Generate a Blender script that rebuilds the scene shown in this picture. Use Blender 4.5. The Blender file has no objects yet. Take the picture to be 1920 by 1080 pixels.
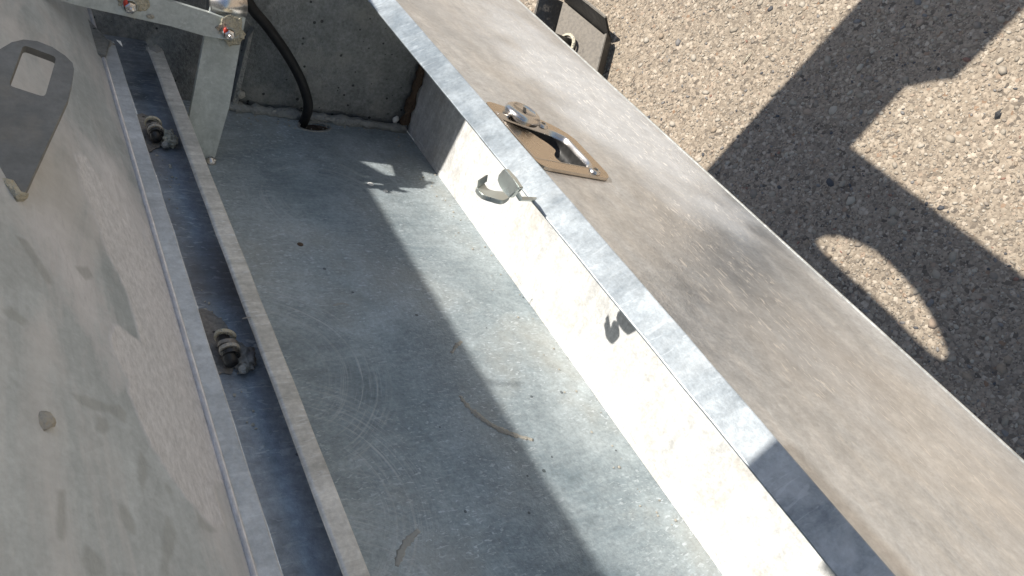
import bpy, bmesh, math, random
import numpy as np
from mathutils import Vector, Matrix, noise as mnoise

random.seed(7)
SC = bpy.context.scene
COL = SC.collection

# ---------------------------------------------------------------- frames
# "box frame": one unit = 0.5 m. x runs from the hinge side to the front, y along the
# toolbox, z out of its back panel.  The whole box leans 20 degrees on the trailer.
UNIT = 0.5
TH = math.radians(20)
HX = Vector((math.sin(TH), 0, math.cos(TH)))
UP = Vector((-math.cos(TH), 0, math.sin(TH)))
GROUND = 2.358
MBOX = Matrix(((HX.x*UNIT, 0, HX.z*UNIT, 0), (0, UNIT, 0, 0), (UP.x*UNIT, 0, UP.z*UNIT, GROUND*UNIT), (0, 0, 0, 1)))
def W(p): return MBOX @ Vector(p)

# ---------------------------------------------------------------- camera
CX = Vector((0.81018393, -0.04177414, 0.58468531))
CY = Vector((-0.46330051, -0.6566966, 0.59506488))
CZ = Vector((0.35910253, -0.75299701, -0.55139901))
FPX = 1400.0
CAM = Vector((0, 0, 1))
cd = bpy.data.cameras.new('camera'); cam = bpy.data.objects.new('camera', cd); COL.objects.link(cam)
cd.sensor_width = 36; cd.lens = FPX/1920*36; cd.clip_start = 0.01; cd.clip_end = 500
right = Vector((CX[0], CY[0], CZ[0])); down = Vector((CX[1], CY[1], CZ[1])); fwd = Vector((CX[2], CY[2], CZ[2]))
R3 = MBOX.to_3x3() * (1/UNIT)
r, d, f = R3 @ right, R3 @ down, R3 @ fwd
cam.matrix_world = Matrix(((r.x, -d.x, -f.x, 0), (r.y, -d.y, -f.y, 0), (r.z, -d.z, -f.z, 0), (0, 0, 0, 1)))
cam.location = W(CAM)
SC.camera = cam

# ---------------------------------------------------------------- sky and sun
SUN = Vector((1.37, -0.45, -1.0)).normalized()          # travel direction, box frame
sw = (R3 @ SUN).normalized()
elev = math.asin(-sw.z)
az = math.atan2(-sw.x, -sw.y)
world = bpy.data.worlds.new('World'); SC.world = world; world.use_nodes = True
nt = world.node_tree; bg = nt.nodes['Background']
sky = nt.nodes.new('ShaderNodeTexSky'); sky.sky_type = 'NISHITA'; sky.sun_disc = False
sky.sun_elevation = elev; sky.sun_rotation = az; sky.air_density = 1.0; sky.dust_density = 1.0
nt.links.new(sky.outputs[0], bg.inputs[0]); bg.inputs[1].default_value = 0.08
ld = bpy.data.lights.new('sun', 'SUN'); ld.energy = 5.0; ld.angle = math.radians(0.55); ld.color = (1, 0.955, 0.88)
sun = bpy.data.objects.new('sun', ld); COL.objects.link(sun)
sun.rotation_euler = sw.to_track_quat('-Z', 'Y').to_euler(); sun.location = (0, 0, 6)
SC.view_settings.view_transform = 'Standard'; SC.view_settings.look = 'None'
SC.view_settings.gamma = 1; SC.view_settings.use_curve_mapping = False
SC.view_settings.exposure = 0.45
SC.render.engine = 'CYCLES'
SC.cycles.use_denoising = True
SC.cycles.max_bounces = 7

# ---------------------------------------------------------------- placing helpers
def ray(p):
    v = Vector((p[0]-960, p[1]-540, FPX))
    return Vector((v.dot(CX), v.dot(CY), v.dot(CZ)))
def onplane(p, pt, n):
    rr = ray(p); n = Vector(n)
    return CAM + rr*((Vector(pt)-CAM).dot(n)/rr.dot(n))
def at(p, x=None, y=None, z=None):
    if x is not None: return onplane(p, (x, 0, 0), (1, 0, 0))
    if y is not None: return onplane(p, (0, y, 0), (0, 1, 0))
    return onplane(p, (0, 0, z), (0, 0, 1))
def atg(p, h=0.0):                       # on the ground (h above it), world metres
    g = onplane(p, -UP*(GROUND-h/UNIT), UP)
    return W(g)

# ---------------------------------------------------------------- materials
class NT:
    def __init__(s, name):
        s.m = bpy.data.materials.new(name); s.m.use_nodes = True
        s.t = s.m.node_tree; s.b = s.t.nodes['Principled BSDF']
        s.tc = s.t.nodes.new('ShaderNodeTexCoord')
    def n(s, typ, **kw):
        o = s.t.nodes.new(typ)
        for k, v in kw.items(): setattr(o, k, v)
        return o
    def l(s, a, b): s.t.links.new(a, b)
    def map(s, scale=(1, 1, 1), rot=(0, 0, 0), loc=(0, 0, 0), src=None):
        o = s.n('ShaderNodeMapping'); o.inputs['Scale'].default_value = scale
        o.inputs['Rotation'].default_value = rot; o.inputs['Location'].default_value = loc
        s.l(src or s.tc.outputs['Object'], o.inputs[0]); return o.outputs[0]
    def noise(s, vec, scale, detail=4, rough=0.55, dist=0.0):
        o = s.n('ShaderNodeTexNoise'); s.l(vec, o.inputs['Vector'])
        o.inputs['Scale'].default_value = scale; o.inputs['Detail'].default_value = detail
        o.inputs['Roughness'].default_value = rough; o.inputs['Distortion'].default_value = dist
        return o.outputs[0]
    def vor(s, vec, scale, feature='F1', rand=1.0):
        o = s.n('ShaderNodeTexVoronoi'); o.feature = feature; s.l(vec, o.inputs['Vector'])
        o.inputs['Scale'].default_value = scale; o.inputs['Randomness'].default_value = rand
        return o
    def ramp(s, fac, stops):
        o = s.n('ShaderNodeValToRGB'); s.l(fac, o.inputs[0])
        e = o.color_ramp.elements
        while len(e) < len(stops): e.new(0.5)
        for i, (p, c) in enumerate(stops):
            e[i].position = p; e[i].color = (*c, 1) if hasattr(c, '__len__') else (c, c, c, 1)
        return o.outputs[0]
    def mix(s, fac, a, b, mode='MIX'):
        o = s.n('ShaderNodeMix'); o.data_type = 'RGBA'; o.blend_type = mode
        for v, i in ((fac, 0), (a, 6), (b, 7)):
            if hasattr(v, 'links'): s.l(v, o.inputs[i])
            elif i == 0: o.inputs[0].default_value = v
            else: o.inputs[i].default_value = (*v, 1)
        return o.outputs[2]
    def math(s, op, a, b=0.0):
        o = s.n('ShaderNodeMath'); o.operation = op
        for v, i in ((a, 0), (b, 1)):
            if hasattr(v, 'links'): s.l(v, o.inputs[i])
            else: o.inputs[i].default_value = v
        return o.outputs[0]
    def bump(s, h, strength, dist=0.01, normal=None):
        o = s.n('ShaderNodeBump'); o.inputs['Strength'].default_value = strength
        o.inputs['Distance'].default_value = dist; s.l(h, o.inputs['Height'])
        if normal: s.l(normal, o.inputs['Normal'])
        return o.outputs[0]
    def done(s, col, rough, metal=0.0, normal=None, spec=0.5):
        for v, k in ((col, 'Base Color'), (rough, 'Roughness'), (metal, 'Metallic'), (spec, 'Specular IOR Level')):
            if hasattr(v, 'links'): s.l(v, s.b.inputs[k])
            else: s.b.inputs[k].default_value = (*v, 1) if hasattr(v, '__len__') else v
        if normal: s.l(normal, s.b.inputs['Normal'])
        return s.m

def plain(name, col, rough=0.5, metal=0.0, var=0.15, scale=30, bump=0.0):
    s = NT(name); v = s.map()
    n = s.noise(v, scale, 5)
    c = s.mix(n, tuple(x*(1-var) for x in col), tuple(min(1, x*(1+var)) for x in col))
    nb = s.bump(s.noise(v, scale*3, 4), bump, 0.01) if bump else None
    return s.done(c, s.ramp(n, [(0.3, max(0, rough-0.08)), (0.7, min(1, rough+0.08))]), metal, nb)

def galv(name, c1, c2, mott=3.0, stretch=(1, 1, 1), rot=(0, 0, 0), metal=0.5, rough=(0.3, 0.5), ticks=0.0,
         tick_scale=(90, 22, 90), tick_rot=(0, 0, 0.6), tick_col=(0.75, 0.78, 0.78), pits=0.0, pit_scale=40, dirt=None, dirt_amt=0.0, dirt_scale=5,
         streak=0.35, bump=0.15, grain=0.25, wave=0.0, rings=None, streak_scale=(3, 26, 3), streak_rot=None, pit_r=0.12, pit_from=0.7, smear=None, layers=(), zones=None, mid_amt=0.55):
    s = NT(name)
    v = s.map(stretch, rot)
    big = s.noise(v, mott, 6, 0.6, 0.4)
    col = s.ramp(big, [(0.32, c1), (0.68, c2)])
    st = s.noise(s.map(streak_scale, tick_rot if streak_rot is None else streak_rot), 2.2, 5, 0.6, 0.3)           # rain / wipe streaks
    col = s.mix(s.math('MULTIPLY', s.ramp(st, [(0.45, 0), (0.7, 1)]), streak), col, tuple(min(1, x*1.35) for x in c2))
    fine = s.noise(s.map((1, 1, 1)), 120, 3, 0.7)                          # zinc grain
    col = s.mix(grain, col, s.ramp(fine, [(0.3, 0.55), (0.7, 1.5)]), 'MULTIPLY')
    spang = s.vor(s.map((1, 1, 1)), 34)
    col = s.mix(0.22, col, s.ramp(spang.outputs['Color'], [(0.0, 0.72), (1.0, 1.25)]), 'MULTIPLY')
    if smear:                                                              # wiped, cloudy smears
        sm = s.ramp(s.noise(s.map(smear[0], smear[1]), smear[2], 8, 0.68, 0.9), [(0.44, 0), (0.60, 1)])
        zone = s.ramp(s.noise(s.map((1, 1, 1), (0, 0, 0), (3, 1, 2)), 1.6, 3), [(0.40, 0), (0.60, 1)])
        sm = s.math('MULTIPLY', s.math('MULTIPLY', sm, zone), smear[4])
        col = s.mix(sm, col, smear[3])
    zmask = None
    for (zc, zs, zr, za, zcol, zca) in (zones or ()):                                  # scuffed patches, tinted for pale and dark reflections
        zv = s.map(zs, (0, 0, zr), (0, 0, 0), s.map((1, 1, 1), (0, 0, 0), tuple(-q for q in zc)))
        ln = s.n('ShaderNodeVectorMath', operation='LENGTH'); s.l(zv, ln.inputs[0])
        zz_ = s.math('ADD', ln.outputs['Value'], s.math('MULTIPLY', s.math('SUBTRACT', s.noise(s.map(), 7, 6, 0.65), 0.5), 1.4))
        zz_ = s.math('MULTIPLY', s.ramp(zz_, [(0.55, 1), (1.0, 0)]), za)
        col = s.mix(s.math('MULTIPLY', zz_, zca), col, zcol)
        if zca > 0.6: metal = s.math('SUBTRACT', metal, s.math('MULTIPLY', zz_, 0.55))
        zmask = zz_ if zmask is None else s.math('MAXIMUM', zmask, zz_)
    mid = s.noise(s.map(), 28, 5, 0.7)
    col = s.mix(mid_amt, col, s.ramp(mid, [(0.3, 0.72), (0.7, 1.24)]), 'MULTIPLY')
    ro = s.ramp(big, [(0.3, rough[0]), (0.7, rough[1])])
    h = s.math('MULTIPLY', fine, 0.5)
    if ticks:
        tv = s.map(tick_scale, tick_rot)
        tk = s.noise(tv, 1.0, 2, 0.5, 0.8)
        m = s.ramp(tk, [(0.60, 0), (0.66, 1)])
        zone = s.ramp(s.noise(s.map(), 3.2, 4), [(0.40, 0.12), (0.58, 1)])
        if zmask is not None: zone = s.math('MAXIMUM', s.math('MULTIPLY', zone, 0.25), zmask)
        m = s.math('MULTIPLY', s.math('MULTIPLY', m, zone), ticks)
        col = s.mix(m, col, tick_col)
        h = s.math('ADD', h, s.math('MULTIPLY', m, 0.8))
    if rings:
        for (cx, cy, cz), rad, amt, sc in rings:
            vv = s.map((1, 1, 1), (0, 0, 0), (-cx, -cy, -cz))
            ln = s.n('ShaderNodeVectorMath', operation='LENGTH'); s.l(vv, ln.inputs[0])
            wob = s.math('ADD', s.math('MULTIPLY', ln.outputs['Value'], sc), s.math('MULTIPLY', s.noise(s.map(), 5, 2), 2.5))
            comb = s.n('ShaderNodeCombineXYZ'); s.l(wob, comb.inputs[0])
            s.l(s.math('MULTIPLY', s.noise(s.map(), 6, 1), 3.0), comb.inputs[1])
            rn = s.noise(comb.outputs[0], 1.0, 2, 0.6)
            m = s.ramp(rn, [(0.50, 0), (0.72, 1)])
            fade = s.ramp(ln.outputs['Value'], [(rad*0.35, 0.0), (rad*0.6, 1.0), (rad, 0.0)])
            pz = s.ramp(s.noise(s.map(), 4.5, 2), [(0.36, 0), (0.52, 1)])
            m = s.math('MULTIPLY', s.math('MULTIPLY', s.math('MULTIPLY', m, fade), pz), amt)
            col = s.mix(m, col, (0.60, 0.615, 0.61))
            h = s.math('ADD', h, s.math('MULTIPLY', m, 0.6))
    if dirt:
        dm = s.ramp(s.noise(s.map(), dirt_scale, 7, 0.65), [(0.5, 0), (0.66, 1)])
        dm = s.math('MULTIPLY', dm, dirt_amt)
        col = s.mix(dm, col, dirt); ro = s.mix(dm, ro, (0.75, 0.75, 0.75))
    if pits:
        pv = s.vor(s.map(), pit_scale)
        rnd = s.n('ShaderNodeSeparateColor'); s.l(pv.outputs['Color'], rnd.inputs[0])
        rad = s.ramp(rnd.outputs[0], [(pit_from, 0.0), (1.0, pit_r)])
        pm = s.math('LESS_THAN', pv.outputs['Distance'], rad)
        pm = s.math('MULTIPLY', pm, pits)
        col = s.mix(pm, col, tuple(x*0.25 for x in c1))
        h = s.math('SUBTRACT', h, s.math('MULTIPLY', pm, 1.2))
    for (att, lc, la, lr, soft, wob, lb) in layers:                         # stains drawn as distance fields on the mesh
        an = s.n('ShaderNodeAttribute'); an.attribute_name = att
        sd = s.math('ADD', an.outputs['Fac'], s.math('MULTIPLY', s.math('SUBTRACT', s.noise(s.map(), 26, 7, 0.7), 0.5), wob))
        mk = s.ramp(sd, [(0.5-soft, 1), (0.5+soft, 0)])
        rim = s.math('MULTIPLY', s.ramp(sd, [(0.5-soft*5, 0), (0.5-soft*1.2, 1), (0.5+soft, 0)]), la)
        tex = s.noise(s.map((34, 7, 34), (0, 0, 0.05)) if soft > 0.05 else s.map((60, 22, 60)), 3.0, 6, 0.75)
        if soft > 0.05: sd = s.math('ADD', sd, s.math('MULTIPLY', s.math('SUBTRACT', tex, 0.5), 0.9)); mk = s.ramp(sd, [(0.5-soft, 1), (0.5+soft, 0)])
        lcol = s.ramp(tex, [(0.3, tuple(q*0.74 for q in lc)), (0.65, tuple(min(1, q*1.16) for q in lc))])
        mk2 = s.math('MULTIPLY', mk, la)
        col = s.mix(mk2, col, lcol)
        ro = s.mix(mk2, ro, (lr, lr, lr))
        h = s.math('ADD', h, s.math('MULTIPLY', s.math('ADD', s.math('MULTIPLY', mk, s.math('ADD', tex, 0.4)), rim), lb))
    nb = s.bump(h, bump, 0.004)
    if wave:
        nb = s.bump(s.noise(s.map((1, 0.5, 1)), 4, 2), wave, 0.02, nb)
    return s.done(col, ro, metal, nb)

M = {}
# frosted / scuffed zones of the front face, with pale and dark reflections painted in (toolbox coordinates, relative to its origin at x=1, y=1)
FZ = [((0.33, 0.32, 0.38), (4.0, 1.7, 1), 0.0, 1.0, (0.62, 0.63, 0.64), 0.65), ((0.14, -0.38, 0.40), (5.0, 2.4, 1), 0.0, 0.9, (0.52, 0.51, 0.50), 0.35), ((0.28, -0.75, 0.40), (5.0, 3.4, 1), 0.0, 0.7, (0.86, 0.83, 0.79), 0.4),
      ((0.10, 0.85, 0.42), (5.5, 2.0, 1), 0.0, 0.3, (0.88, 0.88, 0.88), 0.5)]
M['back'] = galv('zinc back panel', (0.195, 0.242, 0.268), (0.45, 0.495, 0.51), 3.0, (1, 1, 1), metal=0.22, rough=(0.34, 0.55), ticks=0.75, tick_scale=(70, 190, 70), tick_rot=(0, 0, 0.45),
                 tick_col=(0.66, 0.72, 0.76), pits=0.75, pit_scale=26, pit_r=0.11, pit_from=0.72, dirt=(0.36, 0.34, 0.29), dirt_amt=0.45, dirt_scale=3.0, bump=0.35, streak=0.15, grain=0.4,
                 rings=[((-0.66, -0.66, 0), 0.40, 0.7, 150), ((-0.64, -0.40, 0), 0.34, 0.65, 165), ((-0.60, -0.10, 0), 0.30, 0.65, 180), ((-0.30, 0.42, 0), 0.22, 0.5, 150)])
M['ledge'] = galv('whitened zinc ledge', (0.47, 0.467, 0.455), (0.66, 0.656, 0.642), 3.2, metal=0.05, rough=(0.5, 0.7), pits=0.5, pit_scale=34, pit_r=0.08, dirt=(0.45, 0.38, 0.29), dirt_amt=0.28, dirt_scale=9, bump=0.2, streak=0.4, grain=0.4, mid_amt=0.5)  # pale base colour stands in for sun glare on the ledge
M['lip'] = galv('bright zinc lip', (0.20, 0.235, 0.265), (0.42, 0.455, 0.48), 7, (1, 1, 1), metal=0.35, rough=(0.38, 0.55), ticks=0.3, tick_scale=(26, 110, 26), tick_rot=(0, 0, 0.35), tick_col=(0.7, 0.74, 0.77), bump=0.15, streak=0.45, streak_scale=(2.0, 6, 2.0), grain=0.35, smear=((5, 14, 5), (0, 0, 0.5), 1.3, (0.58, 0.61, 0.63), 0.6))
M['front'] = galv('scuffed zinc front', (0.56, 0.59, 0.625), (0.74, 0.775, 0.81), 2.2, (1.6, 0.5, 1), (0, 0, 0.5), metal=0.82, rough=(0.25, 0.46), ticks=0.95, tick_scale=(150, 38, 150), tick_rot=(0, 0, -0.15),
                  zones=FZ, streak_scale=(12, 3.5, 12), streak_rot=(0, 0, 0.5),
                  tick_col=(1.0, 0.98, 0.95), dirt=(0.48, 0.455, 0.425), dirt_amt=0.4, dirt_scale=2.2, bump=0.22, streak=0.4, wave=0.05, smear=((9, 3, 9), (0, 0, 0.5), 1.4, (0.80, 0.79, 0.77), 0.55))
M['end'] = galv('pitted zinc end wall', (0.10, 0.11, 0.112), (0.30, 0.305, 0.295), 2.0, metal=0.45, rough=(0.36, 0.55), pits=0.9, pit_scale=55, pit_r=0.24, pit_from=0.35, dirt=(0.40, 0.385, 0.34), dirt_amt=0.6, dirt_scale=7, bump=0.7, grain=0.6, streak=0.1)
M['lid'] = galv('dull zinc lid', (0.32, 0.352, 0.362), (0.45, 0.482, 0.492), 1.8, (1, 0.6, 1), (0, 0, 0.4), metal=0.12, rough=(0.5, 0.66), dirt=(0.29, 0.29, 0.28), dirt_amt=0.35, dirt_scale=3, bump=0.2, grain=0.2, streak=0.35, streak_scale=(22, 2.5, 22), streak_rot=(0, 0, 0.06), smear=((6.5, 1.3, 6.5), (0, 0, 0.10), 1.5, (0.60, 0.585, 0.58), 0.7), mid_amt=0.3,
                layers=(('haze', (0.64, 0.63, 0.635), 0.75, 0.8, 0.14, 0.55, 0.5), ('damp', (0.27, 0.28, 0.27), 0.5, 0.5, 0.012, 0.05, 0.0), ('spill', (0.63, 0.62, 0.62), 0.85, 0.9, 0.016, 0.09, 2.0)))
M['flange'] = galv('zinc flange', (0.38, 0.41, 0.435), (0.55, 0.575, 0.59), 4, metal=0.35, rough=(0.4, 0.55), bump=0.2, streak=0.3, grain=0.25, dirt=(0.3, 0.3, 0.3), dirt_amt=0.3)
M['rail'] = galv('ground zinc rail', (0.38, 0.38, 0.355), (0.60, 0.595, 0.56), 6, metal=0.4, rough=(0.35, 0.5), ticks=0.6, tick_scale=(40, 190, 40), tick_rot=(0, 0, 0.5), bump=0.2, streak=0.5, grain=0.3)
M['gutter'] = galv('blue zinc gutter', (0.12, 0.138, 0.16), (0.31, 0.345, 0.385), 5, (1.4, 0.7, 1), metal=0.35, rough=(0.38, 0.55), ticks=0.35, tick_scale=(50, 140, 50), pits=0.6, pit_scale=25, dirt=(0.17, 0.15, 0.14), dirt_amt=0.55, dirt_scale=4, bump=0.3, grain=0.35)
M['scorch'] = galv('scorched zinc', (0.10, 0.09, 0.085), (0.27, 0.245, 0.21), 14, metal=0.1, rough=(0.6, 0.8), pits=0.8, pit_scale=70, pit_r=0.3, pit_from=0.4, bump=0.6, grain=0.6)
M['bar'] = galv('smooth zinc bar', (0.36, 0.40, 0.39), (0.50, 0.535, 0.52), 3, metal=0.3, rough=(0.42, 0.52), ticks=0.3, tick_scale=(80, 240, 80), pits=0.4, pit_scale=24, pit_r=0.07, bump=0.12, streak=0.15, grain=0.2)
M['bracket'] = galv('dark zinc bracket', (0.12, 0.117, 0.105), (0.21, 0.205, 0.19), 6, metal=0.1, rough=(0.5, 0.6), dirt=(0.3, 0.27, 0.22), dirt_amt=0.5, dirt_scale=8, bump=0.15, streak=0.2, grain=0.2)
M['spill'] = galv('dried pale residue', (0.43, 0.41, 0.405), (0.62, 0.595, 0.59), 7, metal=0.0, rough=(0.8, 0.95), pits=0.5, pit_scale=110, pit_r=0.25, pit_from=0.5, bump=0.8, grain=0.5, streak=0.4, streak_scale=(22, 3, 22), streak_rot=(0, 0, 0.06))
M['stain'] = plain('damp stain', (0.365, 0.355, 0.32), 0.55, 0, 0.16, 40, 0.15)
M['paste'] = plain('dried tan paste', (0.42, 0.39, 0.33), 0.9, 0, 0.25, 60, 0.5)
M['latch'] = plain('polished steel', (0.62, 0.53, 0.43), 0.27, 1.0, 0.12, 25, 0.04)
M['latch_in'] = plain('polished steel recess', (0.34, 0.32, 0.30), 0.30, 1.0, 0.08, 12)
M['recess'] = plain('dark dusty recess', (0.035, 0.034, 0.033), 0.38, 0.3, 0.4, 120)  # near-black colour stands in for the recess's shadow and dark reflection
M['chrome'] = plain('chrome', (0.66, 0.63, 0.60), 0.28, 1.0, 0.08, 20)
M['hook'] = plain('zinc plated hook', (0.56, 0.60, 0.58), 0.33, 0.8, 0.18, 40, 0.05)
M['dark'] = plain('black steel', (0.03, 0.03, 0.03), 0.5, 0.2, 0.2, 40)
M['rubber'] = plain('black cable sheath', (0.005, 0.005, 0.0055), 0.65, 0, 0.2, 60, 0.05)
M['crust'] = plain('tan crusty sealant', (0.60, 0.55, 0.42), 0.85, 0, 0.4, 50, 0.8)
M['weld'] = plain('weld bead', (0.34, 0.34, 0.32), 0.5, 0.5, 0.3, 45, 0.6)
M['red'] = plain('red paint mark', (0.50, 0.05, 0.03), 0.5, 0, 0.1, 30)
M['rust'] = plain('brown rust', (0.105, 0.068, 0.042), 0.9, 0, 0.4, 45, 0.6)
M['white'] = plain('pale paint blob', (0.72, 0.71, 0.67), 0.6, 0, 0.1, 30)

def pad_mat():
    s = NT('dusty black plastic'); v = s.map()
    n = s.noise(v, 30, 8, 0.7)
    geo = s.n('ShaderNodeNewGeometry'); sp = s.n('ShaderNodeSeparateXYZ'); s.l(geo.outputs['Normal'], sp.inputs[0])
    lie = s.ramp(sp.outputs[2], [(0.8, 0.0), (0.98, 0.72)])
    grit = s.ramp(s.noise(v, 140, 4, 0.75), [(0.42, 0), (0.56, 1)])
    m = s.math('MULTIPLY', s.math('MAXIMUM', s.math('MULTIPLY', lie, s.ramp(n, [(0.28, 0.0), (0.42, 1)])), s.math('MULTIPLY', s.ramp(n, [(0.55, 0), (0.7, 0.5)]), grit)), s.ramp(grit, [(0, 0.72), (1, 1.0)]))
    col = s.mix(m, (0.016, 0.016, 0.016), (0.30, 0.265, 0.22))
    return s.done(col, s.ramp(m, [(0, 0.35), (1, 0.9)]), 0, s.bump(n, 0.4, 0.01))
M['pad'] = pad_mat()

def ground_mat():
    s = NT('asphalt with exposed aggregate'); v = s.map()
    warp = s.noise(v, 60, 3)
    a = s.vor(v, 150); b = s.vor(v, 330); b2 = s.vor(v, 75)
    ca = s.n('ShaderNodeSeparateColor'); s.l(a.outputs['Color'], ca.inputs[0])
    cb = s.n('ShaderNodeSeparateColor'); s.l(b.outputs['Color'], cb.inputs[0])
    ch = s.ramp(ca.outputs[0], [(0.0, (0.12, 0.105, 0.09)), (0.2, (0.25, 0.212, 0.168)), (0.5, (0.335, 0.287, 0.228)), (0.75, (0.40, 0.345, 0.275)), (0.93, (0.52, 0.46, 0.38)), (1.0, (0.25, 0.165, 0.11))])
    cf = s.ramp(cb.outputs[0], [(0.0, (0.15, 0.128, 0.105)), (0.4, (0.29, 0.247, 0.197)), (1.0, (0.42, 0.36, 0.285))])
    pick = s.ramp(ca.outputs[1], [(0.45, 0), (0.5, 1)])
    col = s.mix(pick, cf, ch)
    gap = s.ramp(a.outputs['Distance'], [(0.35, 0), (0.62, 1)])
    col = s.mix(s.math('MULTIPLY', gap, 0.22), col, (0.14, 0.118, 0.095))
    big = s.noise(v, 3.0, 5, 0.6)
    col = s.mix(0.6, col, s.ramp(big, [(0.3, (0.82, 0.79, 0.75)), (0.7, (1.12, 1.04, 0.96))]), 'MULTIPLY')
    h = s.math('SUBTRACT', s.math('MULTIPLY', warp, 0.4), s.math('ADD', a.outputs['Distance'], s.math('MULTIPLY', b.outputs['Distance'], 0.5)))
    return s.done(col, 0.92, 0, s.bump(h, 0.38, 0.003), 0.2)
M['ground'] = ground_mat()
STONE_COLS = [(0.315, 0.268, 0.208), (0.36, 0.308, 0.242), (0.435, 0.38, 0.305), (0.265, 0.223, 0.178), (0.32, 0.25, 0.18), (0.22, 0.205, 0.19), (0.08, 0.08, 0.085), (0.38, 0.29, 0.215), (0.27, 0.15, 0.11)]
STONE_W = [26, 26, 18, 12, 8, 6, 3, 4, 1]
SM = [plain('aggregate stone %s' % n, c, 0.85, 0, 0.16, 220, 0.2) for n, c in zip('abcdefghi', STONE_COLS)]

# ---------------------------------------------------------------- mesh helpers
ORIG = {}
def thing(name, label, cat, origin=(0, 0, 0)):
    o = bpy.data.objects.new(name, None); COL.objects.link(o)
    o.empty_display_size = 0.05
    o.matrix_world = MBOX @ Matrix.Translation(Vector(origin))
    o['label'] = label; o['category'] = cat
    ORIG[o.name] = Vector(origin)
    return o
def part(name, bm, mat, parent, smooth=False, label=None):
    org = ORIG[parent.name]
    for v in bm.verts: v.co -= org
    bmesh.ops.recalc_face_normals(bm, faces=bm.faces)
    me = bpy.data.meshes.new(name); bm.to_mesh(me); bm.free()
    if smooth:
        for p in me.polygons: p.use_smooth = True
    me.materials.append(M[mat] if isinstance(mat, str) else mat)
    o = bpy.data.objects.new(name, me); COL.objects.link(o); o.parent = parent
    ORIG[o.name] = org
    if label: o['label'] = label
    return o
def V(*a): return Vector(a)
def prism(poly, vec, bm=None, bevel=0.0, seg=2):
    bm = bm or bmesh.new()
    a = [bm.verts.new(p) for p in poly]
    b = [bm.verts.new(Vector(p)+Vector(vec)) for p in poly]
    n = len(poly)
    fs = [bm.faces.new(a), bm.faces.new(b[::-1])]
    for i in range(n): fs.append(bm.faces.new((a[i], a[(i+1) % n], b[(i+1) % n], b[i])))
    if bevel:
        es = list({e for f_ in fs for e in f_.edges})
        bmesh.ops.bevel(bm, geom=es, offset=bevel, segments=seg, affect='EDGES', clamp_overlap=True)
    return bm
def sheet(prof, y0, y1, thick, bm=None, bevel=0.0012):
    """sheet metal strip: a profile of (x, z) points thickened and run along y"""
    pts = [Vector((p[0], p[1])) for p in prof]
    nor = []
    for i in range(len(pts)):
        a = pts[max(0, i-1)]; b = pts[min(len(pts)-1, i+1)]
        t = (b-a).normalized(); nor.append(Vector((-t.y, t.x)))
    other = [p + n*thick for p, n in zip(pts, nor)]
    ring = pts + other[::-1]
    return prism([(p.x, y0, p.y) for p in ring], (0, y1-y0, 0), bm, bevel)
def bent_sheet(prof, y0, y1, thick, amp=0.0018, ny=110, seed=0):
    """like sheet(), with softened edges and the slight bends and nicks of hand-worked metal"""
    pts = [Vector((p[0], p[1])) for p in prof]; nor = []
    for i in range(len(pts)):
        a = pts[max(0, i-1)]; b = pts[min(len(pts)-1, i+1)]; t = (b-a).normalized(); nor.append(Vector((-t.y, t.x)))
    ring = pts+[p+n*thick for p, n in zip(pts, nor)][::-1]
    ring = rounded([Vector((p.x, 0, p.y)) for p in ring], 0.0022, 2)
    bm = bmesh.new(); rows = []
    for k in range(ny+1):
        y = y0+(y1-y0)*k/ny; row = []
        for j, p in enumerate(ring):
            dx = amp*mnoise.noise(Vector((y*2.2, seed, 0)))+amp*0.45*mnoise.noise(Vector((y*11, seed, p.x*30)))
            dz = amp*mnoise.noise(Vector((y*2.0, seed+5, 1)))+amp*0.45*mnoise.noise(Vector((y*13, seed, p.z*30+7)))
            row.append(bm.verts.new((p.x+dx, y, p.z+dz)))
        rows.append(row)
    n = len(ring)
    for a, b in zip(rows, rows[1:]):
        for j in range(n): bm.faces.new((a[j], a[(j+1) % n], b[(j+1) % n], b[j]))
    bm.faces.new(rows[0]); bm.faces.new(rows[-1][::-1])
    return bm
def tube(path, rad, seg=12, bm=None, cap=True, jitter=0.0, flat=None):
    """round tube through points; rad may be a list; flat=(normal, factor) squashes it"""
    bm = bm or bmesh.new()
    path = [Vector(p) for p in path]; n = len(path)
    rads = rad if hasattr(rad, '__len__') else [rad]*n
    up = Vector((0.31, 0.17, 0.93)); rings = []
    for i, p in enumerate(path):
        t = (path[min(n-1, i+1)]-path[max(0, i-1)]).normalized()
        u = (up - t*up.dot(t)).normalized(); w = t.cross(u)
        ring = []
        for k in range(seg):
            a = 2*math.pi*k/seg
            o = (u*math.cos(a)+w*math.sin(a))*rads[i]*(1+random.uniform(-jitter, jitter))
            if flat: nn = Vector(flat[0]); o -= nn*(o.dot(nn)*(1-flat[1]))
            ring.append(bm.verts.new(p+o))
        rings.append(ring)
    for i in range(n-1):
        for k in range(seg):
            bm.faces.new((rings[i][k], rings[i][(k+1) % seg], rings[i+1][(k+1) % seg], rings[i+1][k]))
    if cap:
        bm.faces.new(rings[0][::-1]); bm.faces.new(rings[-1])
    return bm
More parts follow.
